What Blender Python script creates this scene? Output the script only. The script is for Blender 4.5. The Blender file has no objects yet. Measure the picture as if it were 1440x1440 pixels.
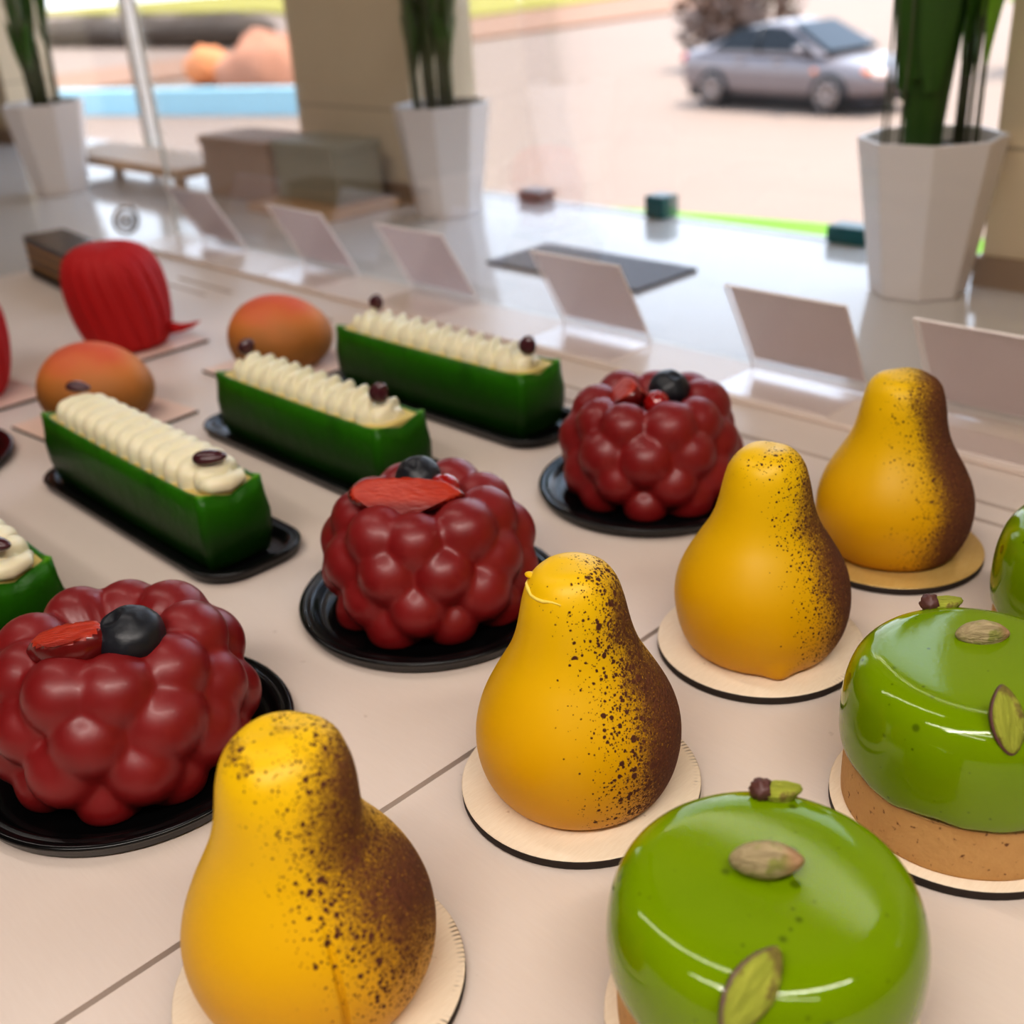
import bpy, math, random
from mathutils import Vector, Matrix, noise
rnd = random.Random(7)
D = bpy.data
SC = bpy.context.scene
COL = SC.collection
PI = math.pi

# ------------------------------------------------------------------ helpers
def S(r, g, b):
    f = lambda c: (c/255/12.92) if c/255 <= .04045 else ((c/255+.055)/1.055)**2.4
    return (f(r), f(g), f(b), 1)

class MB:
    """collects geometry; build() links it as ONE mesh object"""
    def __init__(s): s.v = []; s.f = []; s.m = []; s.sm = []
    def add(s, vs, fs, mi=0, smooth=True):
        o = len(s.v); s.v += [tuple(v) for v in vs]
        for f in fs:
            s.f.append(tuple(i+o for i in f)); s.m.append(mi); s.sm.append(smooth)
        return s
    def box(s, x0, x1, y0, y1, z0, z1, mi=0):
        v = [(x0,y0,z0),(x1,y0,z0),(x1,y1,z0),(x0,y1,z0),(x0,y0,z1),(x1,y0,z1),(x1,y1,z1),(x0,y1,z1)]
        return s.add(v, [(3,2,1,0),(4,5,6,7),(0,1,5,4),(1,2,6,5),(2,3,7,6),(3,0,4,7)], mi, False)
    def lathe(s, prof, n=48, mi=0, fn=None, c=(0,0,0), cap=True):
        """prof: list of (r,z) or (r,z,mat)"""
        vs = []; fs = []
        for p in prof:
            for k in range(n):
                a = 2*PI*k/n; r, z = p[0], p[1]
                x, y = r*math.cos(a), r*math.sin(a)
                if fn: x, y, z = fn(x, y, z, a)
                vs.append((x+c[0], y+c[1], z+c[2]))
        o = len(s.v); s.v += vs
        for i in range(len(prof)-1):
            m = prof[i][2] if len(prof[i]) > 2 else mi
            for k in range(n):
                s.f.append((o+i*n+k, o+i*n+(k+1) % n, o+(i+1)*n+(k+1) % n, o+(i+1)*n+k)); s.m.append(m); s.sm.append(True)
        if cap:
            s.f.append(tuple(o+k for k in reversed(range(n)))); s.m.append(mi); s.sm.append(False)
            b = o+(len(prof)-1)*n
            m = prof[-1][2] if len(prof[-1]) > 2 else mi
            s.f.append(tuple(b+k for k in range(n))); s.m.append(m); s.sm.append(True)
        return s
    def tube(s, pts, rad, n=10, mi=0):
        pts = [Vector(p) for p in pts]
        if not hasattr(rad, '__len__'): rad = [rad]*len(pts)
        o = len(s.v)
        for i, p in enumerate(pts):
            t = (pts[min(i+1, len(pts)-1)]-pts[max(i-1, 0)]).normalized()
            u = t.cross(Vector((0.13, .21, 1)) if abs(t.z) < .9 else Vector((1, .1, 0))).normalized(); w = t.cross(u)
            for k in range(n):
                a = 2*PI*k/n
                s.v.append(tuple(p+(u*math.cos(a)+w*math.sin(a))*rad[i]))
        for i in range(len(pts)-1):
            for k in range(n):
                s.f.append((o+i*n+k, o+i*n+(k+1) % n, o+(i+1)*n+(k+1) % n, o+(i+1)*n+k)); s.m.append(mi); s.sm.append(True)
        s.f.append(tuple(o+k for k in reversed(range(n)))); s.m.append(mi); s.sm.append(True)
        b = o+(len(pts)-1)*n
        s.f.append(tuple(b+k for k in range(n))); s.m.append(mi); s.sm.append(True)
        return s
    def prism(s, poly, z0, z1, mi=0, smooth=False):
        n = len(poly)
        v = [(x, y, z0) for x, y in poly]+[(x, y, z1) for x, y in poly]
        s.add(v, [tuple(reversed(range(n))), tuple(range(n, 2*n))], mi, False)
        o = len(s.v)-2*n
        for k in range(n):
            s.f.append((o+k, o+(k+1) % n, o+n+(k+1) % n, o+n+k)); s.m.append(mi); s.sm.append(smooth)
        return s
    def grid(s, P, nu, nv, mi=0, closeu=False, closev=False):
        """P(i,j)->xyz"""
        o = len(s.v)
        for i in range(nu):
            for j in range(nv): s.v.append(tuple(P(i, j)))
        for i in range(nu if closeu else nu-1):
            for j in range(nv if closev else nv-1):
                i2, j2 = (i+1) % nu, (j+1) % nv
                s.f.append((o+i*nv+j, o+i2*nv+j, o+i2*nv+j2, o+i*nv+j2)); s.m.append(mi); s.sm.append(True)
        return s
    def ell(s, c, r, rot=None, nu=20, nv=14, mi=0, fn=None):
        def P(i, j):
            a = 2*PI*i/nu; b = -PI/2+PI*j/(nv-1)
            b = max(-1.565, min(1.565, b))
            v = Vector((math.cos(a)*math.cos(b), math.sin(a)*math.cos(b), math.sin(b)))
            if fn: v = fn(v)
            v = Vector((v.x*r[0], v.y*r[1], v.z*r[2]))
            if rot: v = rot @ v
            return v+Vector(c)
        return s.grid(P, nu, nv, mi, closeu=True)
    def build(s, name, mats, parent=None, loc=(0,0,0), rz=0, bevel=0):
        me = D.meshes.new(name); me.from_pydata(s.v, [], s.f)
        if not isinstance(mats, (list, tuple)): mats = [mats]
        for m in mats: me.materials.append(m)
        me.polygons.foreach_set('material_index', s.m)
        me.polygons.foreach_set('use_smooth', s.sm)
        me.update()
        o = D.objects.new(name, me); COL.objects.link(o)
        o.location = loc; o.rotation_euler = (0, 0, rz)
        if parent: o.parent = parent
        if bevel:
            b = o.modifiers.new('bevel', 'BEVEL'); b.width = bevel; b.segments = 2; b.limit_method = 'ANGLE'
        return o

def tag(o, label=None, cat=None, group=None, kind=None):
    if label: o['label'] = label
    if cat: o['category'] = cat
    if group: o['group'] = group
    if kind: o['kind'] = kind
    return o
def thing(name, label, cat, loc=(0,0,0), rz=0, group=None):
    o = D.objects.new(name, None); COL.objects.link(o); o.empty_display_size = .01
    o.location = loc; o.rotation_euler = (0, 0, rz)
    return tag(o, label, cat, group)
def copy_tree(o, loc, rz=None, label=None):
    c = o.copy(); COL.objects.link(c); c.location = loc
    if rz is not None: c.rotation_euler = (c.rotation_euler[0], c.rotation_euler[1], rz)
    if label: c['label'] = label
    for ch in list(o.children):
        d = ch.copy(); COL.objects.link(d); d.parent = c
        for g in list(ch.children):
            e = g.copy(); COL.objects.link(e); e.parent = d
    return c
def subsurf(o, lv=2):
    m = o.modifiers.new('sub', 'SUBSURF'); m.levels = lv; m.render_levels = lv; return o
def rot(ax, ay, az):
    from mathutils import Euler
    return Euler((ax, ay, az)).to_matrix()

# ------------------------------------------------------------------ materials
class NT:
    def __init__(s, name):
        s.mat = D.materials.new(name); s.mat.use_nodes = True
        s.nt = s.mat.node_tree; s.nt.nodes.clear()
        s.out = s.nt.nodes.new('ShaderNodeOutputMaterial')
    def n(s, t, ins=None, **kw):
        x = s.nt.nodes.new(t)
        for k, v in kw.items(): setattr(x, k, v)
        for k, v in (ins or {}).items(): s.set(x.inputs[k], v)
        return x
    def set(s, sock, v):
        if hasattr(v, 'links') or isinstance(v, bpy.types.NodeSocket): s.nt.links.new(v, sock)
        else: sock.default_value = v
    def m(s, op, a, b=None, c=None, clamp=False):
        x = s.nt.nodes.new('ShaderNodeMath'); x.operation = op; x.use_clamp = clamp
        for i, v in enumerate((a, b, c)):
            if v is not None: s.set(x.inputs[i], v)
        return x.outputs[0]
    def rng(s, v, a, b, c=0, d=1, smooth=True):
        x = s.nt.nodes.new('ShaderNodeMapRange'); x.interpolation_type = 'SMOOTHSTEP' if smooth else 'LINEAR'
        for i, k in enumerate((v, a, b, c, d)): s.set(x.inputs[i], k)
        return x.outputs[0]
    def mix(s, f, a, b, bt='MIX'):
        x = s.nt.nodes.new('ShaderNodeMix'); x.data_type = 'RGBA'; x.blend_type = bt
        s.set(x.inputs[0], f); s.set(x.inputs[6], a); s.set(x.inputs[7], b); return x.outputs[2]
    def obj(s): return s.n('ShaderNodeTexCoord').outputs['Object']
    def noise(s, scale, detail=3, vec=None, rough=.5, dist=0):
        x = s.n('ShaderNodeTexNoise', {'Scale': scale, 'Detail': detail, 'Roughness': rough, 'Distortion': dist})
        s.set(x.inputs['Vector'], vec or s.obj()); return x.outputs[0]
    def xyz(s, v):
        return s.n('ShaderNodeSeparateXYZ', {0: v}).outputs
    def bsdf(s, col, rough=.5, bump=None, bd=.001, bs=.5, **kw):
        b = s.n('ShaderNodeBsdfPrincipled')
        s.set(b.inputs['Base Color'], col); s.set(b.inputs['Roughness'], rough)
        for k, v in kw.items(): s.set(b.inputs[k.replace('_', ' ')], v)
        if bump is not None:
            n = s.n('ShaderNodeBump', {'Strength': bs, 'Distance': bd, 'Height': bump})
            s.nt.links.new(n.outputs[0], b.inputs['Normal'])
        s.nt.links.new(b.outputs[0], s.out.inputs[0]); return s.mat

def plain(name, col, rough=.5, var=.12, scale=60, bs=.15, bd=.0005, **kw):
    t = NT(name); nz = t.noise(scale, 4)
    dark = tuple(c*(1-var) for c in col[:3])+(1,); lite = tuple(min(1, c*(1+var)) for c in col[:3])+(1,)
    return t.bsdf(t.mix(nz, dark, lite), rough, nz, bd, bs, **kw)

def glass_mat(name, tint=(1,1,1,1), ref=.75, rough=.01):
    t = NT(name)
    tr = t.n('ShaderNodeBsdfTransparent', {'Color': tint}); gl = t.n('ShaderNodeBsdfGlossy', {'Roughness': rough, 'Color': (1,1,1,1)})
    fr = t.n('ShaderNodeFresnel', {'IOR': 1.45})
    mx = t.n('ShaderNodeMixShader', {0: t.m('MULTIPLY', fr.outputs[0], ref), 1: tr.outputs[0], 2: gl.outputs[0]})
    t.nt.links.new(mx.outputs[0], t.out.inputs[0]); return t.mat

# shelf: white painted board, warm, faint brushing
def shelf_mat():
    t = NT('white_painted_board'); o = t.obj()
    a = t.noise(9, 3, o); st = t.n('ShaderNodeMapping', {'Vector': o, 'Scale': (30, 260, 30)})
    b = t.noise(3, 4, st.outputs[0])
    sp = t.noise(160, 2, o); spk = t.rng(sp, .73, .78)
    c = t.mix(a, S(210,195,184), S(222,209,199)); c = t.mix(t.m('MULTIPLY', b, .18), c, S(190,168,154))
    c = t.mix(t.m('MULTIPLY', spk, .25), c, S(150,125,110))
    return t.bsdf(c, .42, b, .0004, .12, Specular_IOR_Level=.35)
M = {}
M['shelf'] = shelf_mat()
M['dark'] = plain('shadow_gap_dark', S(62,52,46), .8)
M['strip'] = plain('white_laminate_strip', S(214,198,187), .25, .03, 30)
def ledge_mat():
    t = NT('glossy_white_ledge'); o = t.obj(); a = t.noise(2.2, 5, o, .6, .4)
    return t.bsdf(t.mix(a, S(200,194,190), S(214,209,205)), .1, Specular_IOR_Level=.5)
M['ledge'] = ledge_mat()
M['plastic'] = plain('black_plastic', S(12,12,13), .2, .2, 30, Specular_IOR_Level=.4)
M['acrylic'] = glass_mat('clear_acrylic', (.98,.97,.97,1), .25, .15)
M['acrylic_edge'] = plain('acrylic_edge', S(236,226,222), .15, .03)
M['glass'] = glass_mat('clear_glass', (.99,.99,.985,1), .22)
M['glass_edge'] = plain('pale_glass_edge', S(226,222,214), .2, .05)

def board_mat(gold=False):
    t = NT('gold_cake_board' if gold else 'cream_cake_board'); o = t.obj(); x, y, z = t.xyz(o)
    r = t.m('SQRT', t.m('ADD', t.m('MULTIPLY', x, x), t.m('MULTIPLY', y, y)))
    ang = t.m('ARCTAN2', y, x)
    mp = t.n('ShaderNodeMapping', {'Vector': o, 'Scale': (900, 120, 100)})
    fib = t.noise(1.6, 4, mp.outputs[0])
    if gold:
        c = t.mix(fib, S(196,160,92), S(214,182,116)); return t.bsdf(c, .22, fib, .0002, .1, Metallic=.25)
    c = t.mix(fib, S(222,202,176), S(238,222,200))
    tick = t.m('GREATER_THAN', t.m('SINE', t.m('MULTIPLY', ang, 150)), .35)
    nz = t.noise(70, 3, o)
    ring = t.m('MULTIPLY', t.m('MULTIPLY', t.rng(r, .0418, .0434), t.rng(t.m('COSINE', t.m('SUBTRACT', ang, .75)), .45, .95)), t.m('MULTIPLY', tick, t.rng(nz, .40, .6)))
    c = t.mix(t.m('MULTIPLY', ring, .75), c, S(96,78,52))
    cr = t.rng(t.noise(260, 2, o), .70, .76)
    c = t.mix(t.m('MULTIPLY', cr, .35), c, S(150,110,60))
    return t.bsdf(c, .6, fib, .0003, .25)
M['board'] = board_mat(); M['board_gold'] = board_mat(True)
M['board_edge'] = plain('scorched_board_edge', S(42,32,26), .7, .3, 200)
M['sqboard'] = plain('pink_beige_square_board', S(226,196,178), .5, .05)

def pear_mat(name, ang, lo, hi, top=0., seed=0., low=0., coarse=1., fill=.7):
    """yellow chocolate shell with brown cocoa sprayed from direction ang"""
    t = NT(name); o = t.obj(); x, y, z = t.xyz(o)
    off = t.n('ShaderNodeVectorMath', {0: o, 1: (seed, seed*.7, seed*1.3)}, operation='ADD').outputs[0]
    d = t.m('ADD', t.m('MULTIPLY', x, math.cos(ang)/.038), t.m('MULTIPLY', y, math.sin(ang)/.038))
    d = t.m('ADD', d, t.m('MULTIPLY', t.rng(z, .03, .078), .30))
    d = t.m('SUBTRACT', d, t.m('MULTIPLY', t.rng(z, .046, .006), low))
    d = t.m('ADD', d, t.m('MULTIPLY', t.m('SUBTRACT', t.noise(42, 3, off), .5), .45))
    dens = t.rng(d, lo, hi)
    if top: dens = t.m('MAXIMUM', dens, t.m('MULTIPLY', t.m('MULTIPLY', t.rng(z, .076, .090), t.rng(t.noise(75, 3, off), .38, .62)), top))
    mask = None
    for sc, k, p, base in ((1500, .60, .8, .0), (820, .66, .9, .01), (500, .58*coarse, 1.6, .02), (270, .42*coarse, 3.0, .07)):
        wob = t.n('ShaderNodeVectorMath', {0: t.n('ShaderNodeTexNoise', {'Vector': off, 'Scale': sc*1.5}).outputs[1], 'Scale': .45/sc}, operation='SCALE').outputs[0]
        v = t.n('ShaderNodeTexVoronoi', {'Vector': t.n('ShaderNodeVectorMath', {0: off, 1: wob}, operation='ADD').outputs[0], 'Scale': sc})
        cr = t.xyz(v.outputs['Color'])
        rad = t.m('MULTIPLY', t.m('MULTIPLY', t.m('POWER', cr[0], p), k), t.m('ADD', .55, t.m('MULTIPLY', dens, .55)))
        on = t.m('LESS_THAN', cr[1], t.m('ADD', t.m('MULTIPLY', t.m('POWER', dens, 1.7), 1.25), t.m('MULTIPLY', t.m('GREATER_THAN', dens, .02), base)))
        k_ = t.m('MULTIPLY', t.m('MULTIPLY', t.m('SUBTRACT', rad, v.outputs['Distance']), 9, clamp=True), on)
        mask = k_ if mask is None else t.m('MAXIMUM', mask, k_)
    fl = t.rng(dens, fill, 1.0)
    fn = t.noise(1300, 3, off, .6)
    mask2 = t.m('MAXIMUM', mask, t.m('MULTIPLY', fl, t.rng(fn, t.m('SUBTRACT', .58, t.m('MULTIPLY', fl, .27)), t.m('SUBTRACT', .66, t.m('MULTIPLY', fl, .27)))))
    haze = t.m('MULTIPLY', t.rng(dens, .5, 1), .35)
    yel = t.mix(t.rng(z, .0, .088), S(206,150,0), S(224,180,4))
    yel = t.mix(haze, yel, S(150,84,22))
    br = t.mix(fl, S(78,40,22), t.mix(t.noise(700, 3, off), S(62,32,20), S(124,72,46)))
    c = t.mix(mask2, yel, br)
    rough = t.m('ADD', .42, t.m('MULTIPLY', mask2, .4))
    hgt = t.m('ADD', mask2, t.m('MULTIPLY', t.m('MULTIPLY', fl, 2.0), t.noise(900, 2, off)))
    return t.bsdf(c, rough, hgt, .0009, .6, Specular_IOR_Level=.35)

def berry_mat():
    t = NT('red_mirror_glaze'); nz = t.noise(45, 3); f = t.noise(420, 3)
    c = t.mix(nz, S(108,15,18), S(134,25,27))
    rg = t.m('ADD', .34, t.m('MULTIPLY', nz, .18))
    return t.bsdf(c, rg, f, .0003, .08, Specular_IOR_Level=.55, Coat_Weight=.08, Coat_Roughness=.15)
M['berry'] = berry_mat()
def glaze_mat():
    t = NT('green_pistachio_glaze'); o = t.obj()
    nz = t.noise(30, 3, o)
    v = t.n('ShaderNodeTexVoronoi', {'Vector': o, 'Scale': 120})
    rn = t.xyz(v.outputs['Color'])
    rad = t.m('MULTIPLY', t.m('POWER', rn[0], 2.5), .34)
    sp = t.m('MULTIPLY', t.m('MULTIPLY', t.m('SUBTRACT', rad, v.outputs['Distance']), 10, clamp=True), t.m('LESS_THAN', rn[1], .45))
    v2 = t.n('ShaderNodeTexVoronoi', {'Vector': o, 'Scale': 330}); r2 = t.xyz(v2.outputs['Color'])
    sp2 = t.m('MULTIPLY', t.m('MULTIPLY', t.m('SUBTRACT', t.m('MULTIPLY', r2[0], .26), v2.outputs['Distance']), 10, clamp=True), t.m('LESS_THAN', r2[1], .25))
    c = t.mix(nz, S(102,130,0), S(122,148,2))
    c = t.mix(t.m('MULTIPLY', t.m('MAXIMUM', sp, sp2), .7), c, S(62,78,10))
    mic = t.noise(600, 2, o)
    return t.bsdf(c, .09, t.m('ADD', t.m('MULTIPLY', mic, .25), nz), .0006, .18, Specular_IOR_Level=.4, Coat_Weight=.15, Coat_Roughness=.05)
M['glaze'] = glaze_mat()
def crust_mat():
    t = NT('baked_shortcrust'); o = t.obj(); a = t.noise(60, 5, o, .65); b = t.noise(420, 4, o)
    c = t.mix(a, S(176,130,74), S(208,166,108)); c = t.mix(t.rng(b, .62, .72), c, S(104,64,34))
    return t.bsdf(c, .75, b, .0008, .5)
M['crust'] = crust_mat()
def shell_mat():
    t = NT('green_chocolate_shell'); o = t.obj(); x, y, z = t.xyz(o)
    a = t.noise(40, 4, o, .6); b = t.noise(420, 3, o)
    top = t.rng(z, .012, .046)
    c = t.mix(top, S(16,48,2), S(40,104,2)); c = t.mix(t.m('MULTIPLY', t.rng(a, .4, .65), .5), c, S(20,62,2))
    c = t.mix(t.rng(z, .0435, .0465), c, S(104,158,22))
    c = t.mix(t.m('MULTIPLY', t.rng(b, .68, .76), .3), c, S(110,140,40))
    return t.bsdf(c, .38, t.m('ADD', a, t.m('MULTIPLY', b, .3)), .0022, .5, Specular_IOR_Level=.25)
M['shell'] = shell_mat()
def cream_mat():
    t = NT('piped_cream'); o = t.obj(); a = t.noise(70, 3, o); b = t.noise(500, 2, o)
    c = t.mix(a, S(228,217,180), S(242,234,206)); c = t.mix(t.m('MULTIPLY', t.rng(b, .72, .77), .5), c, S(140,110,60))
    return t.bsdf(c, .42, a, .0004, .3, Subsurface_Weight=.15, Subsurface_Radius=(.006,.004,.002), Subsurface_Scale=.5)
M['cream'] = cream_mat()
M['lip'] = plain('pale_yellow_chip', S(232,206,96), .6, .1, 400)
M['filling'] = plain('beige_filling', S(206,184,112), .6, .12, 120)
M['petal'] = plain('purple_bean_petal', S(72,34,40), .22, .45, 110, Coat_Weight=.4)
def pist_mat(split=False):
    t = NT('split_pistachio' if split else 'pistachio_skin'); o = t.obj(); x, y, z = t.xyz(o)
    mp = t.n('ShaderNodeMapping', {'Vector': o, 'Scale': (90, 420, 420)}); w = t.noise(1.2, 5, mp.outputs[0], .65, 1.2)
    a = t.noise(160, 3, o)
    if split: c = t.mix(w, S(124,138,40), S(190,190,84)); c = t.mix(t.rng(a, .58, .66), c, S(128,116,60))
    else:
        c = t.mix(w, S(128,108,80), S(218,200,158)); c = t.mix(t.rng(a, .5, .62), c, S(146,146,82))
        c = t.mix(t.rng(x, .003, .008), c, S(190,152,118))
    return t.bsdf(c, .75, w, .0022, .9, Specular_IOR_Level=.2)
M['pist'] = pist_mat(); M['pist_split'] = pist_mat(True)
M['pist_dark'] = plain('pistachio_dark_skin', S(92,58,54), .5, .5, 300)
def straw_mat():
    t = NT('strawberry_flesh'); o = t.obj(); mp = t.n('ShaderNodeMapping', {'Vector': o, 'Scale': (160, 500, 500)}); w = t.noise(1.2, 4, mp.outputs[0])
    x, y, z = t.xyz(o)
    c = t.mix(w, S(150,26,10), S(190,66,34)); c = t.mix(t.rng(z, .001, -.004), c, S(120,24,16))
    return t.bsdf(c, .35, w, .0010, .6)
M['straw'] = straw_mat()
M['straw_skin'] = plain('dark_strawberry_skin', S(98,18,18), .22, .35, 160, Coat_Weight=.3)
M['blueberry'] = plain('blueberry_skin', S(24,27,34), .42, .5, 130, .4, .001)
M['currant'] = plain('redcurrant_skin', S(150,18,18), .12, .2, 200, Coat_Weight=.5)
def mango_mat():
    t = NT('sprayed_mango_skin'); o = t.obj(); x, y, z = t.xyz(o); a = t.noise(22, 3, o)
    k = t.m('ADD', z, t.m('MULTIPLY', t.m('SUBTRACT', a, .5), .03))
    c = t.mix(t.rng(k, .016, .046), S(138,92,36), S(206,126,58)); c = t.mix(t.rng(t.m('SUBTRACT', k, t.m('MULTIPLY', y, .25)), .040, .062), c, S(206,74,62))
    return t.bsdf(c, .6, t.noise(900, 2, o), .0004, .3)
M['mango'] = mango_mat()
M['red'] = plain('red_velvet_spray', S(172,6,10), .7, .12, 900, .4, .0006)
M['choc'] = plain('dark_chocolate', S(66,44,36), .25, .2, 60)
M['sponge'] = plain('coffee_sponge', S(176,132,88), .8, .2, 300)
M['ganache'] = plain('ganache', S(40,26,22), .5, .2, 100)
M['cherry'] = plain('dark_red_glaze', S(110,14,20), .15, .2, 40)
def card_mat():
    t = NT('pale_paper_card'); o = t.obj(); a = t.noise(40, 3, o)
    c = t.mix(a, S(232,222,222), S(240,232,232))
    df = t.n('ShaderNodeBsdfDiffuse', {'Color': c}); tr = t.n('ShaderNodeBsdfTranslucent', {'Color': c})
    mx = t.n('ShaderNodeMixShader', {0: .46, 1: df.outputs[0], 2: tr.outputs[0]}); t.nt.links.new(mx.outputs[0], t.out.inputs[0]); return t.mat
M['card'] = card_mat()
M['pot'] = plain('white_glazed_pot', S(222,214,210), .28, .03, 20)
M['soil'] = plain('potting_soil', S(58,52,34), .9, .4, 90)
def leaf_mat(name, a, b):
    t = NT(name); o = t.obj(); mp = t.n('ShaderNodeMapping', {'Vector': o, 'Scale': (60, 60, 6)}); w = t.noise(1.5, 4, mp.outputs[0])
    return t.bsdf(t.mix(w, a, b), .4, w, .001, .3, Transmission_Weight=0.0)
M['leaf'] = leaf_mat('dark_green_leaf', S(34,62,16), S(62,104,26))
M['leaf_pale'] = leaf_mat('painted_sunlit_leaf', S(92,148,24), S(130,184,44))  # paler copy of the leaf green, sunlight put into the colour
M['stem'] = leaf_mat('grey_green_stem', S(62,70,44), S(104,108,76))
def stone_mat(name, a, b):
    t = NT(name); o = t.obj(); x, y, z = t.xyz(o); nz = t.noise(6, 4, o, .6, .6)
    g = t.m('ABSOLUTE', t.m('SUBTRACT', t.m('FRACT', t.m('ADD', t.m('MULTIPLY', z, 7.1), .68)), .5))
    c = t.mix(nz, a, b); c = t.mix(t.m('MULTIPLY', t.m('LESS_THAN', g, .012), .5), c, S(110,92,74))
    return t.bsdf(c, .4, nz, .001, .1)
M['stone'] = stone_mat('beige_stone_cladding', S(204,186,156), S(216,200,172))
M['skirting'] = plain('taupe_skirting', S(150,128,108), .4, .05)
M['wallpaint'] = plain('cream_wall_paint', S(176,158,142), .7, .03, 5)
M['ceil'] = plain('taupe_ceiling_paint', S(150,136,124), .8, .02, 5)
M['floortile'] = plain('beige_floor_tile', S(176,156,138), .35, .06, 4)
M['teal'] = plain('teal_glass_clip', S(12,84,86), .3, .1)
M['clip'] = plain('taupe_glass_clip', S(120,102,92), .35, .1)
M['mat'] = plain('dark_grey_slate', S(78,70,70), .55, .08, 60)
M['wood'] = plain('light_oak_wood', S(196,160,124), .5, .15, 25)
M['brownbox'] = plain('brown_kraft_card', S(168,138,116), .7, .06, 30)
M['greybox'] = plain('grey_green_card', S(150,144,124), .6, .08, 12)
M['metal'] = plain('bokeh_ring_metal', S(150,138,128), .3, .1, 100, Metallic=.8)
M['frame'] = plain('white_window_mullion', S(236,228,218), .4, .03)

# ------------------------------------------------------------------ shelf, trims, ledge
def slab_with_slots(x0, x1, y0, y1, zt, th, slots):
    xs = sorted({x0, x1, *[v for s in slots for v in s[:2]]}); ys = sorted({y0, y1, *[v for s in slots for v in s[2:]]})
    m = MB()
    def hole(i, j):
        if i < 0 or j < 0 or i >= len(xs)-1 or j >= len(ys)-1: return True
        cx = (xs[i]+xs[i+1])/2; cy = (ys[j]+ys[j+1])/2
        return any(a < cx < b and c < cy < d for a, b, c, d in slots)
    for i in range(len(xs)-1):
        for j in range(len(ys)-1):
            if hole(i, j): continue
            a, b, c, d = xs[i], xs[i+1], ys[j], ys[j+1]
            v = [(a,c,zt),(b,c,zt),(b,d,zt),(a,d,zt),(a,c,zt-th),(b,c,zt-th),(b,d,zt-th),(a,d,zt-th)]
            fs = [(0,1,2,3),(7,6,5,4)]
            if hole(i, j-1): fs.append((4,5,1,0))
            if hole(i+1, j): fs.append((5,6,2,1))
            if hole(i, j+1): fs.append((6,7,3,2))
            if hole(i-1, j): fs.append((7,4,0,3))
            m.add(v, fs, 0, False)
    return m
SEAM = -.2775; SW = .0013
slots = []
for k in range(9):
    a = -.425-.170*k
    slots.append((a+.012, a+.117, .5565, .5610)); slots.append((a-.006, a+.104, .5360, .5400))
slR = [(-.246, -.120, .5565, .5610), (-.252, -.125, .5360, .5400), (-.075, .05, .5565, .561), (-.085, .04, .536, .540)]
slL = [s for s in slots if s[0] > -1.26 and s[1] < SEAM-.004]
p1 = slab_with_slots(-1.279, SEAM-SW, -.35, .6655, 0, .012, slL).build('shelf_panel', M['shelf'])
tag(p1, 'white shelf panel under the berry cakes, left of the dark seam', 'shelf', 'white display shelf panels')
p2 = slab_with_slots(SEAM+SW, .62, -.35, .6655, 0, .012, slR).build('shelf_panel', M['shelf'])
tag(p2, 'white shelf panel under the pears and green tarts, right of the dark seam', 'shelf', 'white display shelf panels')
cb = MB().box(-1.279, .62, -.34, .664, -1.0, -.0125).build('display_counter', M['dark'])
tag(cb, 'display counter body below the white pastry shelf', 'counter')
st = MB().box(-1.276, .62, .602, .6655, .0002, .0045).build('trim_1', M['strip'], bevel=.0008); tag(st, kind='structure')
ld = MB().box(-3.2, 1.2, .6705, 1.052, -.06, 0)
ld.box(-3.2, -1.2835, -.6, .670, -.06, 0)
tag(ld.build('trim_2', M['ledge']), kind='structure')

# ------------------------------------------------------------------ display glass
CX, GY = -1.281, .6665
def pane(name, x0, x1, y0, y1, z0, z1, axis):
    m = MB().box(x0, x1, y0, y1, z0, z1)
    m.m = []
    for i in range(6):
        big = (i in (2, 4)) if axis == 'y' else (i in (3, 5))
        m.m.append(0 if big else 1)
    return m.build(name, [M['glass'], M['glass_edge']])
fg = pane('front_glass', CX, .62, GY-.001, GY+.003, .0046, .62, 'y'); tag(fg, 'clear front glass of the pastry case behind the price holders', 'glass panel')
sg = pane('side_glass', CX-.002, CX+.002, -.35, GY-.0015, .0005, .62, 'x'); tag(sg, 'clear side glass at the far left end of the pastry case', 'glass panel')
# added rings that stand in for a blurred point reflection in the side glass
rb = MB()
for r0, r1 in ((.0165, .0128), (.0098, .0068), (.0042, .0002)):
    rb.lathe([(r1, .0), (r0, .0), (r0, .003), (r1, .003)], 28, cap=False)
o = rb.build('bokeh_ring', M['metal'], loc=(CX+.0022, .602, .032)); o.rotation_euler = (0, PI/2, 0)
tag(o, 'added rings imitating a blurred point reflection on the side glass beside the chocolate slice', 'reflection ring')

# ------------------------------------------------------------------ boards, plates, trays
def make_disc(goldy=False, r=.045):
    m = MB().lathe([(r-.0004, 0, 1), (r, .0006, 1), (r, .0037, 0), (r-.0005, .0040, 0), (r*.5, .0040, 0), (.0005, .0040, 0)], 72, 1)
    return m.build('cake_board', [M['board_gold' if goldy else 'board'], M['board_edge']])
BZ = .0040
PEARS = [(-.2295, .1195), (-.232, .242), (-.235, .364), (-.2345, .478)]
TARTS = [(-.1225, .1985), (-.122, .322), (-.122, .442)]
plabels = ['cream round cake board under the nearest pear cake', 'cream round cake board under the second nearest pear cake', 'cream round cake board under the third nearest pear cake', 'shiny gold round cake board under the farthest pear cake']
b0 = make_disc(); b0.location = (*PEARS[0], .0002); b0.rotation_euler = (0, 0, 0)
tag(b0, plabels[0], 'cake board', 'round cake boards')
for k in (1, 2): copy_tree(b0, (*PEARS[k], .0002), 0, plabels[k])
bg = make_disc(True); bg.location = (*PEARS[3], .0002); tag(bg, plabels[3], 'cake board', 'round cake boards')
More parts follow.
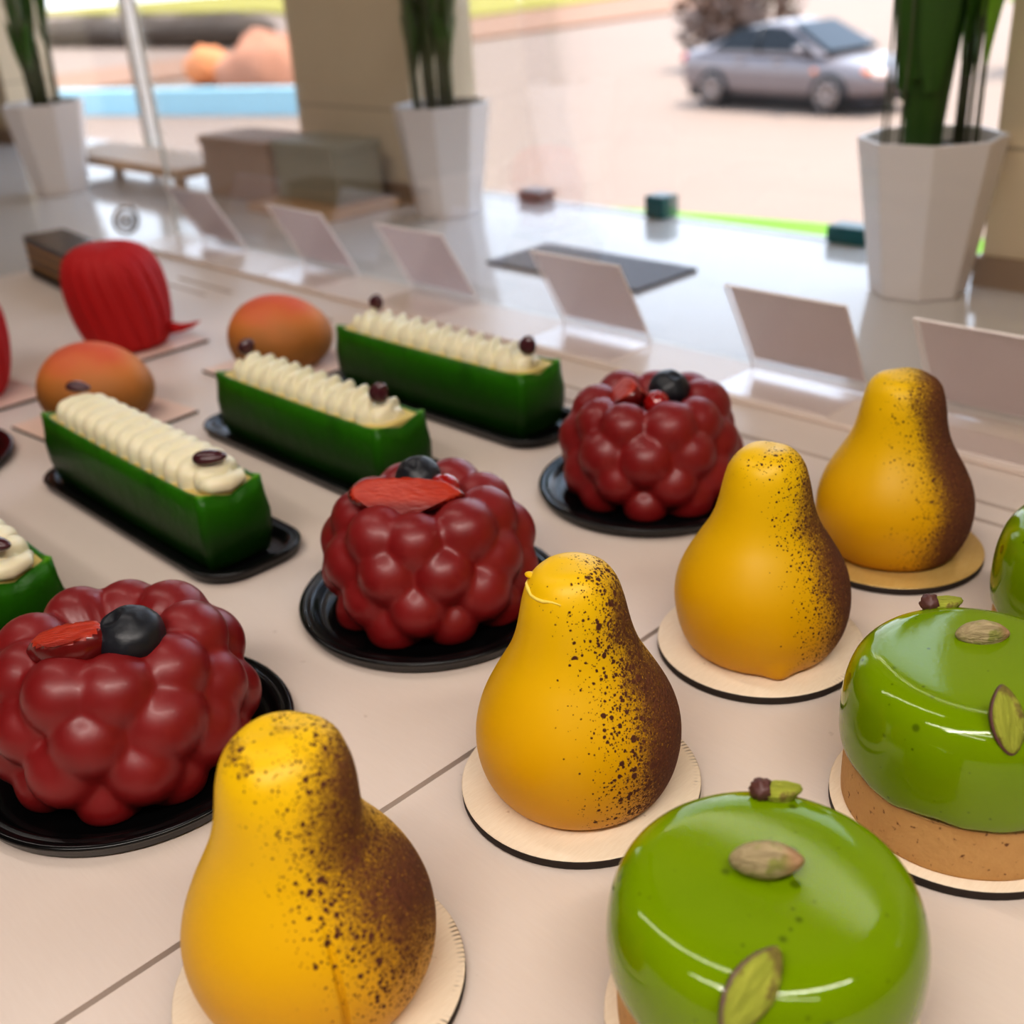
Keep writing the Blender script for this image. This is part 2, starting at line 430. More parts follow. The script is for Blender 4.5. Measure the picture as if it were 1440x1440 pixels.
tl = ['cream round cake board under the nearest green tart', 'cream round cake board under the middle green tart', 'cream round cake board under the farthest green tart, cut by the right edge']
for k in range(3): copy_tree(b0, (*TARTS[k], .0002), 0, tl[k])

def plate_prof(R, zb=.0004):
    return [(R-.006, zb), (R-.0022, zb+.0008), (R-.0006, .0052), (R, .0058), (R-.0004, .0066), (R-.002, .0070), (R-.0034, .0064), (R-.0042, .0062), (R-.0052, .0068), (R-.0064, .0064),
            (R-.0078, .0050), (R-.0094, .0028), (R-.0105, .0024), (R-.0118, .0030), (R-.0130, .0022), (R*.5, .0020), (.0004, .0020)]
def make_plate(R=.0652):
    return MB().lathe(plate_prof(R), 96).build('black_plate', M['plastic'])
CAKES = [(-.3838, .1378), (-.378, .295), (-.3755, .461)]
pl0 = make_plate(); pl0.location = (*CAKES[0], 0); tag(pl0, 'round black plastic plate under the nearest red berry cake', 'plate', 'round black plastic plates')
copy_tree(pl0, (*CAKES[1], 0), 0, 'round black plastic plate under the middle red berry cake')
copy_tree(pl0, (*CAKES[2], 0), 0, 'round black plastic plate under the farthest red berry cake')
SL = (-.779, .182)
copy_tree(pl0, (*SL, 0), 0, 'round black plastic plate mostly cut off at the left edge, below the peach cake')

def stadium(hx, hy, r, n=10):
    P = []
    for cx, cy, a0 in ((hx-r, hy-r, 0), (-hx+r, hy-r, PI/2), (-hx+r, -hy+r, PI), (hx-r, -hy+r, 1.5*PI)):
        for k in range(n+1):
            a = a0+PI/2*k/n; P.append((cx+r*math.cos(a), cy+r*math.sin(a)))
    return P
def make_tray(hx, hy):
    prof = [(.005, .0004), (.0016, .0010), (.0004, .0052), (0, .0058), (.0004, .0066), (.0018, .0070), (.0034, .0064), (.0042, .0062), (.0052, .0068), (.0064, .0062), (.0080, .0036), (.0094, .0022), (.0105, .0020)]
    r0 = hy*.72; rings = [stadium(hx-d, hy-d, max(.002, r0-d)) for d, z in prof]
    n = len(rings[0]); m = MB()
    m.grid(lambda i, j: (*rings[i][j], prof[i][1]), len(prof), n, closev=True)
    m.f.append(tuple(range(n))); m.m.append(0); m.sm.append(False)
    b = (len(prof)-1)*n; m.f.append(tuple(b+k for k in reversed(range(n)))); m.m.append(0); m.sm.append(True)
    m.f = [tuple(reversed(f)) for f in m.f]
    return m.build('black_tray', M['plastic'])
BOATS = [(-.577, .139), (-.5785, .2555), (-.5735, .3675), (-.575, .480)]
wl = ['nearest, cut off at the left edge', 'second from the front', 'third from the front', 'farthest']
trl = ['oblong black plastic tray under the green log cake cut off at the left edge', 'oblong black plastic tray under the green log cake in front of the peach cake',
       'oblong black plastic tray under the middle green log cake', 'oblong black plastic tray under the green log cake nearest the front glass']
t0 = make_tray(.1105, .0325); t0.location = (BOATS[0][0], BOATS[0][1]+.003, 0); tag(t0, trl[0], 'tray', 'oblong black plastic trays')
for k in (1, 2, 3): copy_tree(t0, (BOATS[k][0], BOATS[k][1]+.003, 0), 0, trl[k])

# ------------------------------------------------------------------ pears
PP = [(.0270,0),(.0312,.0012),(.0338,.0045),(.0361,.0100),(.0374,.0165),(.0377,.0225),(.0370,.0290),(.0350,.0360),(.0317,.0430),(.0277,.0500),(.0242,.0560),(.0216,.0620),(.0199,.0680),(.0187,.0740),(.0176,.0790),(.0160,.0840),(.0134,.0880),(.0098,.0905),(.0050,.0915),(.0004,.0917)]
def smooth_prof(P, k=3):
    out = []
    n = len(P)
    for i in range(n-1):
        p0, p1, p2, p3 = P[max(i-1,0)], P[i], P[i+1], P[min(i+2,n-1)]
        for s in range(k):
            t = s/k
            f = lambda a,b,c,d: .5*((2*b)+(-a+c)*t+(2*a-5*b+4*c-d)*t*t+(-a+3*b-3*c+d)*t**3)
            out.append((max(.0003, f(p0[0],p1[0],p2[0],p3[0])), f(p0[1],p1[1],p2[1],p3[1])))
    out.append(P[-1]); return out
def make_pear(k, mat, squash=1., neck=1., hs=1., lean=(0,0), waist=0.):
    def fn(x, y, z, a):
        q = noise.noise(Vector((math.cos(a)*1.3+k*7, math.sin(a)*1.3, z*40)))
        r = 1+.018*q
        h = max(0, z-.05)/.042
        r *= 1+(neck-1)*min(1, h*1.5)
        if waist: r *= 1-waist*math.exp(-((z-.058)/.010)**2)*max(0, math.cos(a-.79))
        zz = z*hs
        if z > .083: zz += .0012*noise.noise(Vector((x*90, y*90, k*5)))
        if k == 0:   # mould seam crease down the front
            da = (a-5.93+PI) % (2*PI)-PI
            r -= .050*math.exp(-(da/.024)**2)*min(1, max(0, (.050-z)/.010))
        return (x*r*squash+lean[0]*h, y*r*squash+lean[1]*h, zz)
    m = MB().lathe(smooth_prof(PP), 420 if k == 0 else 112, fn=fn)
    return m
pm = [pear_mat('pear_shell_a', .55, .0, 1.0, .72, .0, .38, 1., .50), pear_mat('pear_shell_b', .52, -.02, .98, .12, 3.1, .0, 1.15, .70),
      pear_mat('pear_shell_c', .55, .02, .95, .6, 5.7, .06, .7, .58), pear_mat('pear_shell_d', .55, -.32, .84, .0, 8.3, .0, .5, .38)]
pl = ['yellow pear shaped cake with a mould crease and cocoa dusted crown, nearest the camera', 'yellow pear shaped cake with flat clean crown and coarse cocoa specks, second from the front',
      'yellow pear shaped cake with a pointed drip at its foot, third from the front', 'dusky yellow pear shaped cake on a gold board, farthest back']
args = [dict(squash=1.0, neck=1.08, lean=(-.0005,.0015), waist=.10), dict(), dict(neck=.98), dict(neck=1.06)]
for k in range(4):
    m = make_pear(k, pm[k], **args[k])
    if k == 1:
        m.ell((-.0112, -.0088, .0868), (.0026, .0018, .0010), nu=12, nv=8)
    if k == 2:
        for i, v in enumerate(m.v):
            a = math.atan2(v[1], v[0]); da = (a-5.55+PI) % (2*PI)-PI
            if v[2] < .01:
                g = math.exp(-(da/.16)**2)*(1-v[2]/.01)*.0042
                m.v[i] = (v[0]+g*math.cos(a), v[1]+g*math.sin(a), v[2])
    t = thing('pear_cake', pl[k], 'cake', (*PEARS[k], BZ+.0003), 0, 'pear shaped cakes')
    m.build('chocolate_shell', pm[k], t)
    if k == 1:
        # pale broken lip on the crown
        lip = MB().tube([((.0158+.0004*math.sin(3*i))*math.cos(3.75+.21*i), (.0158+.0004*math.sin(3*i))*math.sin(3.75+.21*i), .0842+.0005*math.sin(i*1.3)) for i in range(8)], [.0002,.0005,.0008,.0005,.0008,.0006,.0004,.0002], 7)
        tag(lip.build('broken_lip', M['lip'], t), 'pale chipped edge')

# ------------------------------------------------------------------ raspberry cakes
def raspberry_mesh(seed):
    r = random.Random(seed); sph = []
    for n, R, z, br in ((9, .0298, .0452, .0150), (9, .0362, .0318, .0154), (9, .0380, .0184, .0146), (9, .0366, .0062, .0136)):
        off = r.random()
        off = .5*len(sph)/9
        for k in range(n):
            a = 2*PI*(k+off)/n+r.uniform(-.07, .07)
            q = br*r.uniform(.93, 1.07)
            sph.append((Vector((R*math.cos(a), R*math.sin(a), z+r.uniform(-.0015, .0015))), q))
    c0 = Vector((0, 0, .026))
    import bmesh
    bm = bmesh.new(); bmesh.ops.create_icosphere(bm, subdivisions=6, radius=1)
    for v in bm.verts:
        d = v.co.normalized(); acc = 0.; K = 850.
        # core
        e = 1/math.sqrt((d.x**2+d.y**2)/.036**2+(d.z/(.020 if d.z > 0 else .026))**2)
        best = [e]
        for c, q in sph:
            w = c-c0; b = w.dot(d); disc = b*b-(w.length_squared-q*q)
            if disc > 0 and b > 0: best.append(b+math.sqrt(disc))
        mx = max(best); t = mx+math.log(sum(math.exp(K*(x-mx)) for x in best))/K
        p = c0+d*t
        if p.z < 0: p.z = 0; 
        v.co = p
    bmesh.ops.smooth_vert(bm, verts=bm.verts, factor=.5, use_axis_x=True, use_axis_y=True, use_axis_z=True)
    for f in bm.faces: f.smooth = True
    me = D.meshes.new('berry_cake'); bm.to_mesh(me); bm.free(); me.materials.append(M['berry']); return me
rme = raspberry_mesh(4)
rl = ['dark red glossy berry shaped cake topped with a single big blueberry, nearest the camera', 'dark red glossy berry shaped cake with a long strawberry slice on top, middle of three',
      'dark red glossy berry shaped cake beside the front glass, farthest of three']
CZ = .0024
for k in range(3):
    o = D.objects.new('berry_cake', rme); COL.objects.link(o); o.location = (*CAKES[k], CZ); o.rotation_euler = (0, 0, (.35, 1.30, 2.2)[k])
    o.scale = ((1.02,1.02,1.0), (1.0,)*3, (1.0,)*3)[k]
    tag(o, rl[k], 'cake', 'red berry cakes')
# fruit
def blueberry(loc, r, rz, label):
    def fn(v):
        d = v.z
        w = 1+.05*noise.noise(v*2.5)-.14*math.exp(-((math.hypot(v.x, v.y))/.26)**2)*(1 if d > 0 else 0)+.05*math.exp(-((math.hypot(v.x, v.y)-.34)/.09)**2)*(1 if d > 0 else 0)
        return v*w
    m = MB().ell((0,0,0), (r, r, r*.9), nu=40, nv=28, fn=fn)
    o = m.build('blueberry', M['blueberry'], loc=loc); o.rotation_euler = (.35, -.25, rz); return tag(o, label, 'blueberry', 'blueberries on the berry cakes')
def strawberry(loc, rx, ry, rz, ez, label, tip=1.):
    # wedge cut from a berry: skin below, two cut faces meeting in a ridge
    m = MB(); nu, nv = 44, 26; cut = {}
    def fn(v):
        k = 1-.55*tip*max(0, v.x)**1.6-.12*max(0, -v.x)**2
        w = Vector((v.x, v.y*k, v.z*k))*(1+.03*noise.noise(v*3))
        lim = (.78-1.25*abs(w.y-.12))*k
        if w.z > lim: w.z = lim-.02*noise.noise(v*6)
        return w
    m.ell((0,0,0), (rx, ry, rz), nu=nu, nv=nv, fn=fn)
    for i, f in enumerate(m.f):
        z = sum(m.v[j][2]/rz for j in f)/4; yv = sum(m.v[j][1]/ry for j in f)/4; xv = sum(m.v[j][0]/rx for j in f)/4
        k = 1-.55*tip*max(0, xv)**1.6-.12*max(0, -xv)**2
        if z > (.78-1.25*abs(yv-.12))*k-.12: m.m[i] = 1
    o = m.build('strawberry_slice', [M['straw_skin'], M['straw']], loc=loc); o.rotation_euler = ez; return tag(o, label, 'strawberry', 'strawberry pieces on the berry cakes')
def currant(loc, r, label):
    m = MB().ell((0,0,0), (r, r, r), nu=24, nv=16, fn=lambda v: v*(1+.05*noise.noise(v*2.2)))
    m.ell((0,0,r*.98), (r*.22, r*.22, r*.12), nu=8, nv=6)
    o = m.build('redcurrant', M['currant'], loc=loc); o.rotation_euler = (.5, .3, 0); return tag(o, label, 'redcurrant', 'redcurrants on the berry cakes')
c = CAKES[0]; blueberry((c[0]+.0185, c[1]+.0015, .0610), .0132, .3, 'large wrinkled blueberry on the nearest red berry cake')
strawberry((c[0]+.0075, c[1]-.0175, .0625), .0165, .0110, .0110, (.85, .12, 3.95), 'short strawberry piece beside the blueberry on the nearest berry cake', .9)
c = CAKES[1]; blueberry((c[0]-.0100, c[1]+.0065, .0620), .0110, 1., 'blueberry half hidden behind the long strawberry slice on the middle berry cake')
strawberry((c[0]+.004, c[1]-.0125, .0640), .0270, .0115, .0105, (-.18, .06, .80), 'long red strawberry slice on the middle red berry cake', .9)
currant((c[0]+.0085, c[1]+.0065, .0605), .0082, 'glossy redcurrant beside the strawberry slice on the middle berry cake')
c = CAKES[2]; blueberry((c[0]+.0075, c[1]+.0075, .0610), .0115, 2., 'blueberry with a pale crown on the farthest red berry cake')
strawberry((c[0]-.0085, c[1]-.0100, .0600), .0135, .0125, .0115, (-.10, -.2, -.5), 'stubby strawberry piece on the farthest red berry cake', .6)
currant((c[0]+.0115, c[1]-.0085, .0585), .0072, 'small redcurrant in front of the blueberry on the farthest berry cake')

# ------------------------------------------------------------------ green tarts
def tart_parts(t, seed, zs=1.):
    r = random.Random(seed)
    crust = [(.0398, 0), (.0408, .0010), (.0410, .010), (.0408, .0195), (.0404, .0206), (.030, .0206), (.0004, .0206)]
    MB().lathe(smooth_prof(crust, 3), 120, fn=lambda x, y, z, a: (x*(1+.006*noise.noise(Vector((x*60, y*60, z*60+seed)))), y*(1+.006*noise.noise(Vector((x*60, y*60, z*60+seed)))), z)).build('pastry_case', M['crust'], t)
    gl = [(.0385, .0190), (.0408, .0186), (.0424, .0196), (.0432, .0225), (.0435, .0275), (.0434, .0330), (.0429, .0375), (.0420, .0415), (.0406, .0452), (.0386, .0481), (.0360, .0502), (.0328, .0514), (.0290, .0520), (.02, .0523), (.01, .0524), (.0004, .0524)]
    def fn(x, y, z, a):
        w = max(0, (.036-z)/.018)
        q = noise.noise(Vector((math.cos(a)*2.2+seed*3, math.sin(a)*2.2, 1)))+.5*noise.noise(Vector((math.cos(a)*5+seed, math.sin(a)*5, 4)))
        return (x*(1+.008*q*w), y*(1+.008*q*w), .0215+(z-.0186)*zs+.0030*q*w)
    MB().lathe(smooth_prof(gl, 3), 160, fn=fn).build('green_glaze', M['glaze'], t)
tl = ['glossy green glazed tart at the bottom of the frame, nearest the camera', 'glossy green glazed tart at the right edge, middle of three', 'green glazed tart of which only a sliver shows at the right edge']
for k in range(3):
    t = thing('green_tart', tl[k], 'tart', (*TARTS[k], BZ+.0004), 0, 'green glazed tarts'); tart_parts(t, k+1, (.925, 1.13, 1.2)[k])
TZ = BZ+.0528
def nut_fn(v):
    k = 1-.35*max(0, v.x)**2-.15*max(0, -v.x)**2
    q = 1+.05*noise.noise(v*3.1)+.03*noise.noise(v*8)
    return Vector((v.x*1.08, v.y*k*q, v.z*k*q))
def pistachio_whole(loc, e, label, s=1.):
    o = MB().ell((0,0,0), (.0088*s, .0050*s, .0048*s), nu=36, nv=24, fn=nut_fn).build('pistachio', M['pist'], loc=loc); o.rotation_euler = e
    return tag(o, label, 'pistachio', 'pistachios on the green tarts')
def pistachio_half(loc, e, label, s=1., mat='pist_split'):
    t = thing('split_pistachio', label, 'pistachio', loc, 0, 'pistachios on the green tarts')
    n_ = Vector(e[0]).normalized(); x_ = Vector(e[1]); x_ = (x_-n_*x_.dot(n_)).normalized(); y_ = n_.cross(x_)
    t.rotation_euler = Matrix((x_, y_, n_)).transposed().to_euler()
    def half(v):
        w = nut_fn(v)
        if w.z > .15: w.z = .15+(w.z-.15)*.12
        return w
    MB().ell((0,0,0), (.0090*s, .0046*s, .0040*s), nu=36, nv=24, fn=half).build('kernel_skin', M['pist_dark'], t)
    MB().ell((.0002*s,-.0002*s,.0007*s), (.0087*s, .0042*s, .0011*s), nu=30, nv=10, fn=nut_fn).build('cut_face', M[mat], t)
    return t
def pistachio_chunk(loc, rz, label, s):
    t = thing('pistachio_piece', label, 'pistachio', loc, rz, 'pistachios on the green tarts')
    def fn(v):
        w = nut_fn(v); w.z = w.z*(1 if w.z < 0 else .55)+.35*max(0, v.x)**2+.25*max(0, -v.x)**2
        return w*(1+.10*noise.noise(v*4))
    MB().ell((.0008*s,0,0), (.0060*s, .0040*s, .0044*s), nu=30, nv=20, fn=fn).build('green_kernel', M['pist_split'], t)
    MB().ell((-.0044*s,-.0001*s,.0006*s), (.0034*s, .0035*s, .0033*s), nu=20, nv=14, fn=lambda v: v*(1+.35*noise.noise(v*2.3))).build('dark_tip', M['pist_dark'], t)
    return t
c = TARTS[0]
pistachio_whole((c[0]-.001, c[1]+.001, TZ+.0046), (0, -.08, .62), 'whole pinkish pistachio lying in the middle of the nearest green tart', 1.05)
pistachio_half((c[0]+.0175, c[1]-.0325, TZ-.0010), ((.50, -.45, .74), (.17, .71, .68)), 'split pistachio with its green cut face on the front rim of the nearest tart', 1.24)
pistachio_chunk((c[0]-.0165, c[1]+.0296, TZ+.0010), .72, 'dark tipped pistachio piece on the back rim of the nearest tart', 1.0)
c = TARTS[1]
pistachio_whole((c[0]-.005, c[1]+.012, TZ+.0086), (0, .03, .80), 'whole greyish wrinkled pistachio on top of the middle green tart', .98)
pistachio_half((c[0]+.0212, c[1]-.0282, TZ+.0082), ((.60, -.62, .50), (-.30, .20, .93)), 'split pistachio standing on the front rim of the middle green tart', 1.12)
pistachio_chunk((c[0]-.0268, c[1]+.0272, TZ+.0050), .80, 'dark tipped pistachio piece on the back rim of the middle green tart', 1.0)

# ------------------------------------------------------------------ green log cakes
def boat_shell(L):
    m = MB(); H = .0435; nL = 40; nS = 24
    hx = L/2
    # rings around the outline at increasing height; rectangular plan with pointed corners, flared upward
    prof = [(.0, -.0062), (.0, -.0018), (.0015, -.0004), (.006, .0004), (.014, .0016), (.024, .0018), (.034, .0006), (H, .0002), (H, -.0022), (H-.004, -.0032)]
    def outline(off):
        P = []
        a, b = hx+off, .0182+off
        segs = [((a, -b), (a, b)), ((a, b), (-a, b)), ((-a, b), (-a, -b)), ((-a, -b), (a, -b))]
        cnt = [10, 34, 10, 34]
        for (p, q), n in zip(segs, cnt):
            for i in range(n):
                t = i/n; x = p[0]+(q[0]-p[0])*t; y = p[1]+(q[1]-p[1])*t
                bul = .0016*math.sin(PI*t)
                d = Vector((q[1]-p[1], -(q[0]-p[0]))).normalized()
                P.append((x+d.x*bul, y+d.y*bul))
        return P
    rings = []
    for i, (z, off) in enumerate(prof):
        ring = []
        for (x, y) in outline(off):
            zz = z
            if z > .02:
                ex = max(0, abs(x)/hx-.86)/.14
                ey = abs(y)/.0182
                zz += (.0022*ex**2*ey)*(z/H)-(.0030*(max(0, 1-ey)) if abs(x) > hx-.002 and z > .03 else 0)
                zz += .0006*noise.noise(Vector((x*120, y*120, 3)))
            else: x *= 1-.02*(1-z/.02)
            ring.append((x, y, zz))
        rings.append(ring)
    n = len(rings[0])
    m.grid(lambda i, j: rings[i][j], len(prof), n, closev=True)
    m.f.append(tuple(reversed(range(n)))); m.m.append(0); m.sm.append(False)
    b = (len(prof)-1)*n; m.f.append(tuple(b+k for k in range(n))); m.m.append(0); m.sm.append(False)
    return m
def piped_cream(L, N, style):
    """row of overlapping piped lobes along x"""
    hx = L/2-.006; nu = 260; nv = 40
    def P(i, j):
        u = i/(nu-1); x = -hx+2*hx*u
        v = PI*j/(nv-1)
        skew = .30*math.cos(v) if style == 0 else .55*math.cos(v)
        ph = u*N+skew
        sc = abs(math.sin(PI*ph))
        end = min(1, math.sqrt(max(0, 1-(abs(2*u-1))**14)))
        if style == 0:
            hw = .0114+.0060*sc**.5; ht = .0104+.0036*sc**.5
        else:
            fr = ph-math.floor(ph)
            saw = (fr**1.5)*(1-max(0, (fr-.86)/.14)**2)
            hw = .0122+.0046*sc**.6; ht = .0086+.0078*saw
        p = .62 if style == 0 else .8
        cy = math.copysign(abs(math.cos(v))**p, math.cos(v)); sz = abs(math.sin(v))**(p*.9)
        lump = .0005*noise.noise(Vector((x*150, cy*3, 2+style)))
        return (x, hw*cy*end*.97, (ht*sz)*(.35+.65*end)+lump)
    m = MB().grid(P, nu, nv)
    for e in (0, nu-1):
        m.f.append(tuple(e*nv+j for j in range(nv))); m.m.append(0); m.sm.append(True)
    # end curl
    if style == 0:
        m.tube([(hx-.004, -.012, .004), (hx+.002, -.008, .0045), (hx+.004, 0, .004), (hx+.003, .008, .0045), (hx-.002, .012, .005)], [.003, .0046, .0048, .0040, .002], 12)
    return m
def petal(loc, e, label, s=1., thick=.42):
    def fn(v): return Vector((v.x, v.y*(1-.25*v.x), v.z*(1-.2*v.x)))*(1+.03*noise.noise(v*3))
    o = MB().ell((0,0,0), (.0092*s, .0055*s, .0055*s*thick*1.6), nu=24, nv=16, fn=fn).build('purple_bean', M['petal'], loc=loc); o.rotation_euler = e
    return tag(o, label, 'purple garnish', 'purple garnishes on the green log cakes')
LEN = [.190, .190, .168, .188]; OFFX = [0, -.0005, .0055, .0]
gl_ = ['green log cake of which only the right end shows at the left edge', 'green log cake with flat scalloped cream and lying purple garnish, before a peach cake',
       'green log cake with ridged cream, middle of the three whole ones', 'green log cake with ridged cream, nearest the front glass']
boat_z = .0022
for k in range(4):
    bx, by = BOATS[k]; L = LEN[k]
    t = thing('green_log_cake', gl_[k], 'cake', (bx+OFFX[k], by-.001, boat_z), 0, 'green log cakes')
    t.rotation_euler = (0, 0, (.01, -.01, .01, .02)[k])
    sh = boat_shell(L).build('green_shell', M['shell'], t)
    MB().prism(stadium(L/2-.0015, .0166, .002, 4), .038, .0432, 0).build('beige_filling', M['filling'], t)
    c_ = piped_cream(L, 13 if k < 2 else 11, 0 if k < 2 else 1).build('piped_cream', M['cream'], t, (0, 0, .0425))
petal((-.4890, .1370, .0602), (0, -.05, .5), 'purple garnish lying on the log cake at the left edge', .95)
petal((-.4965, .2520, .0608), (.1, -.05, .75), 'flat purple garnish lying on the near end of the log cake before the peach', 1.0)
petal((-.6650, .2600, .0602), (0, .1, .6), 'purple garnish on the far end of the log cake before the peach', .88)
petal((-.4985, .3655, .0615), (.2, -1.0, .4), 'pointed purple garnish standing on the near end of the middle log cake', .74, .9)
petal((-.6430, .3680, .0610), (.2, -.9, 1.), 'purple garnish standing on the far end of the middle log cake', .68, .9)
petal((-.4895, .4790, .0610), (.1, -1.2, .3), 'purple garnish standing on the near end of the farthest log cake', .72, .9)
petal((-.6530, .4860, .0612), (.1, -1.1, .3), 'purple garnish standing on the far end of the farthest log cake', .68, .9)

# ------------------------------------------------------------------ square boards, peaches, red ribbed cakes
def sqboard(loc, rz, label, s=.047):
    m = MB().box(-s, s, -s, s, 0, .0022, 1); m.m = [1, 0, 1, 1, 1, 1]
    o = m.build('square_cake_board', [M['sqboard'], M['board_edge']], loc=loc, rz=rz); return tag(o, label, 'cake board', 'square cake boards')
MG = [(-.7545, .3085), (-.7455, .4585)]; RD = [(-.9055, .4085), (-.889, .257)]
s0 = sqboard((*MG[0], .0002), .09, 'square board under the peach cake behind the scalloped log cake')
copy_tree(s0, (*MG[1], .0002), .04, 'square board under the peach cake behind the middle log cake')
copy_tree(s0, (*RD[0], .0002), .03, 'square board under the ribbed red cake by the chocolate slice')
copy_tree(s0, (*RD[1], .0002), .0, 'square board under the red cake cut off at the left edge')
def make_mango(label, loc, rz):
    def fn(v):
        k = 1-.16*v.x+.05*noise.noise(v*1.3)
        z = v.z*(1-.10*v.x)
        if z < -.72: z = -.72
        return Vector((v.x, v.y*k, z))
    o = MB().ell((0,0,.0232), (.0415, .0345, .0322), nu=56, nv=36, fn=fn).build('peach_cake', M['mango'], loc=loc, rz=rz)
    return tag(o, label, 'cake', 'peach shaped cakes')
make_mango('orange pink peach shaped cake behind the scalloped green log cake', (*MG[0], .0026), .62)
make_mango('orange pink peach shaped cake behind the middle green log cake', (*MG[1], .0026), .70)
def make_red(label, loc, rz):
    t = thing('ribbed_red_cake', label, 'cake', loc, rz, 'ribbed red cakes')
    prof = [(.028,0),(.0335,.002),(.0385,.010),(.0425,.024),(.0445,.040),(.0445,.054),(.0425,.066),(.038,.076),(.030,.083),(.020,.0862),(.010,.0866),(.0004,.0862)]
    def fn(x, y, z, a):
        w = z/.087
        aa = a+.35*w
        rib = min(1, abs(math.cos(aa*9))*2.2)**.7
        k = (1-.085*(1-rib)*min(1, 3*(1.03-w)))*.945
        lean = -.006*w
        zz = z-.0018*(1-rib)*max(0, (w-.8)/.2)*(1 if math.hypot(x, y) > .008 else 0)
        return (x*k+lean*.7, y*k+lean*.7, zz)
    MB().lathe(smooth_prof(prof, 4), 160, fn=fn).build('ribbed_body', M['red'], t)
    MB().tube([(.030,.0235,.014),(.037,.030,.0135),(.043,.036,.015),(.050,.041,.0185)], [.0055,.0035,.0024,.0008], 10).build('tail', M['red'], t)
    return t
r0 = make_red('ribbed red cake with a little tail, beside the chocolate slice', (*RD[0], .0026), 0)
copy_tree(r0, (*RD[1], .0026), 3.0, 'red cake of which only the right flank shows at the left edge')
# dark red cake on the plate at the left edge
MB_ = MB().lathe(smooth_prof([(.036,0),(.043,.004),(.046,.016),(.044,.03),(.034,.04),(.018,.044),(.0004,.045)], 3), 64)
tag(MB_.build('dark_red_cake', M['cherry'], loc=(*SL, .0024)), 'dark red glazed round cake on the black plate cut off at the left edge', 'cake')

# ------------------------------------------------------------------ chocolate layer slice
CT = (-1.150, .488)
copy_tree(t0, (CT[0], CT[1], 0), -.10, 'oblong black plastic tray under the layered chocolate slice')
t = thing('chocolate_slice', 'dark layered chocolate and coffee cake slice at the far left by the side glass', 'cake', (CT[0]-.008, CT[1]-.002, .0024), -.10)
hx, hy = .105, .0225; z = 0
for nm, mt, h in (('ganache_layer','ganache',.006),('sponge_layer','sponge',.0045),('ganache_layer','ganache',.006),('sponge_layer','sponge',.0045),('ganache_layer','ganache',.0055),('sponge_layer','sponge',.0040),('ganache_layer','ganache',.004),('chocolate_top','choc',.004)):
    MB().prism(stadium(hx, hy, .002, 3), z, z+h).build(nm, M[mt], t); z += h

# ------------------------------------------------------------------ price holders
def make_holder(x, label, w=.092, first=None):
    t = thing('price_holder', label, 'sign holder', (x, 0, .0048), 0, 'acrylic price holders along the glass')
    Yb, Yt, Yf, zt = .6570, .6200, .6060, .0690
    th = .0019
    # bent acrylic sheet: slanted back, rounded fold, foot running to the staff side
    path = [(Yt, zt), (Yt+(Yb-Yt)*.5+.0008, zt*.5), (Yb-.0030, .0070), (Yb-.0006, .0026), (Yb-.0012, .0006), (Yb-.0045, .0003), (Yf, .0003)]
    m = MB(); n = len(path)
    def off(i):
        a = Vector(path[max(0, i-1)]); b = Vector(path[min(n-1, i+1)]); d = (b-a).normalized(); return Vector((-d.y, d.x))
    P = []
    for i, p in enumerate(path):
        o_ = off(i)*th; P.append((p, (p[0]+o_.x, p[1]+o_.y)))
    for i in range(n-1):
        (a, a2), (b, b2) = P[i], P[i+1]
        v = [(0, *a), (w, *a), (w, *b), (0, *b), (0, *a2), (w, *a2), (w, *b2), (0, *b2)]
        m.add(v, [(0,1,2,3), (7,6,5,4)], 0, False); m.add(v, [(0,3,7,4), (1,5,6,2)], 1, False)
        if i == 0: m.add(v, [(0,4,5,1)], 1, False)
        if i == n-2: m.add(v, [(3,2,6,7)], 1, False)
    m.build('acrylic_stand', [M['acrylic'], M['acrylic_edge']], t)
    d = Vector((path[2][0]-path[0][0], path[2][1]-path[0][1])); nn = Vector((-d.y, d.x)).normalized()
    q = MB(); e = .0020; k0, k1 = .0022, .0030
    a = Vector(path[0])+nn*(k0+.0008)+d*.03; b = Vector(path[2])+nn*(k0+.0008)
    a2 = a+nn*.0006; b2 = b+nn*.0006
    v = [(e, *a), (w-e, *a), (w-e, *b), (e, *b), (e, *a2), (w-e, *a2), (w-e, *b2), (e, *b2)]
    q.add(v, [(0,1,2,3), (7,6,5,4), (0,4,5,1), (1,5,6,2), (2,6,7,3), (3,7,4,0)], 0, False).build('price_card', M['card'], t)
    return t
HX = [(-1.205, 'acrylic price holder at the left corner of the glass, beside the ribbed red cake'), (-1.000, 'acrylic price holder second from the left, behind the first peach'), (-.824, 'acrylic price holder behind the farthest green log cake, third from the left'),
      (-.6265, 'acrylic price holder behind the near end of the farthest log cake, before the slate mat'), (-.4405, 'acrylic price holder behind the farthest berry cake and pear, fifth from the left'), (-.3035, 'acrylic price holder cut off at the right edge, behind the gold board pear')]
h0 = make_holder(*HX[0])
for x, lb in HX[1:]: copy_tree(h0, (x, 0, .0048), 0, lb)

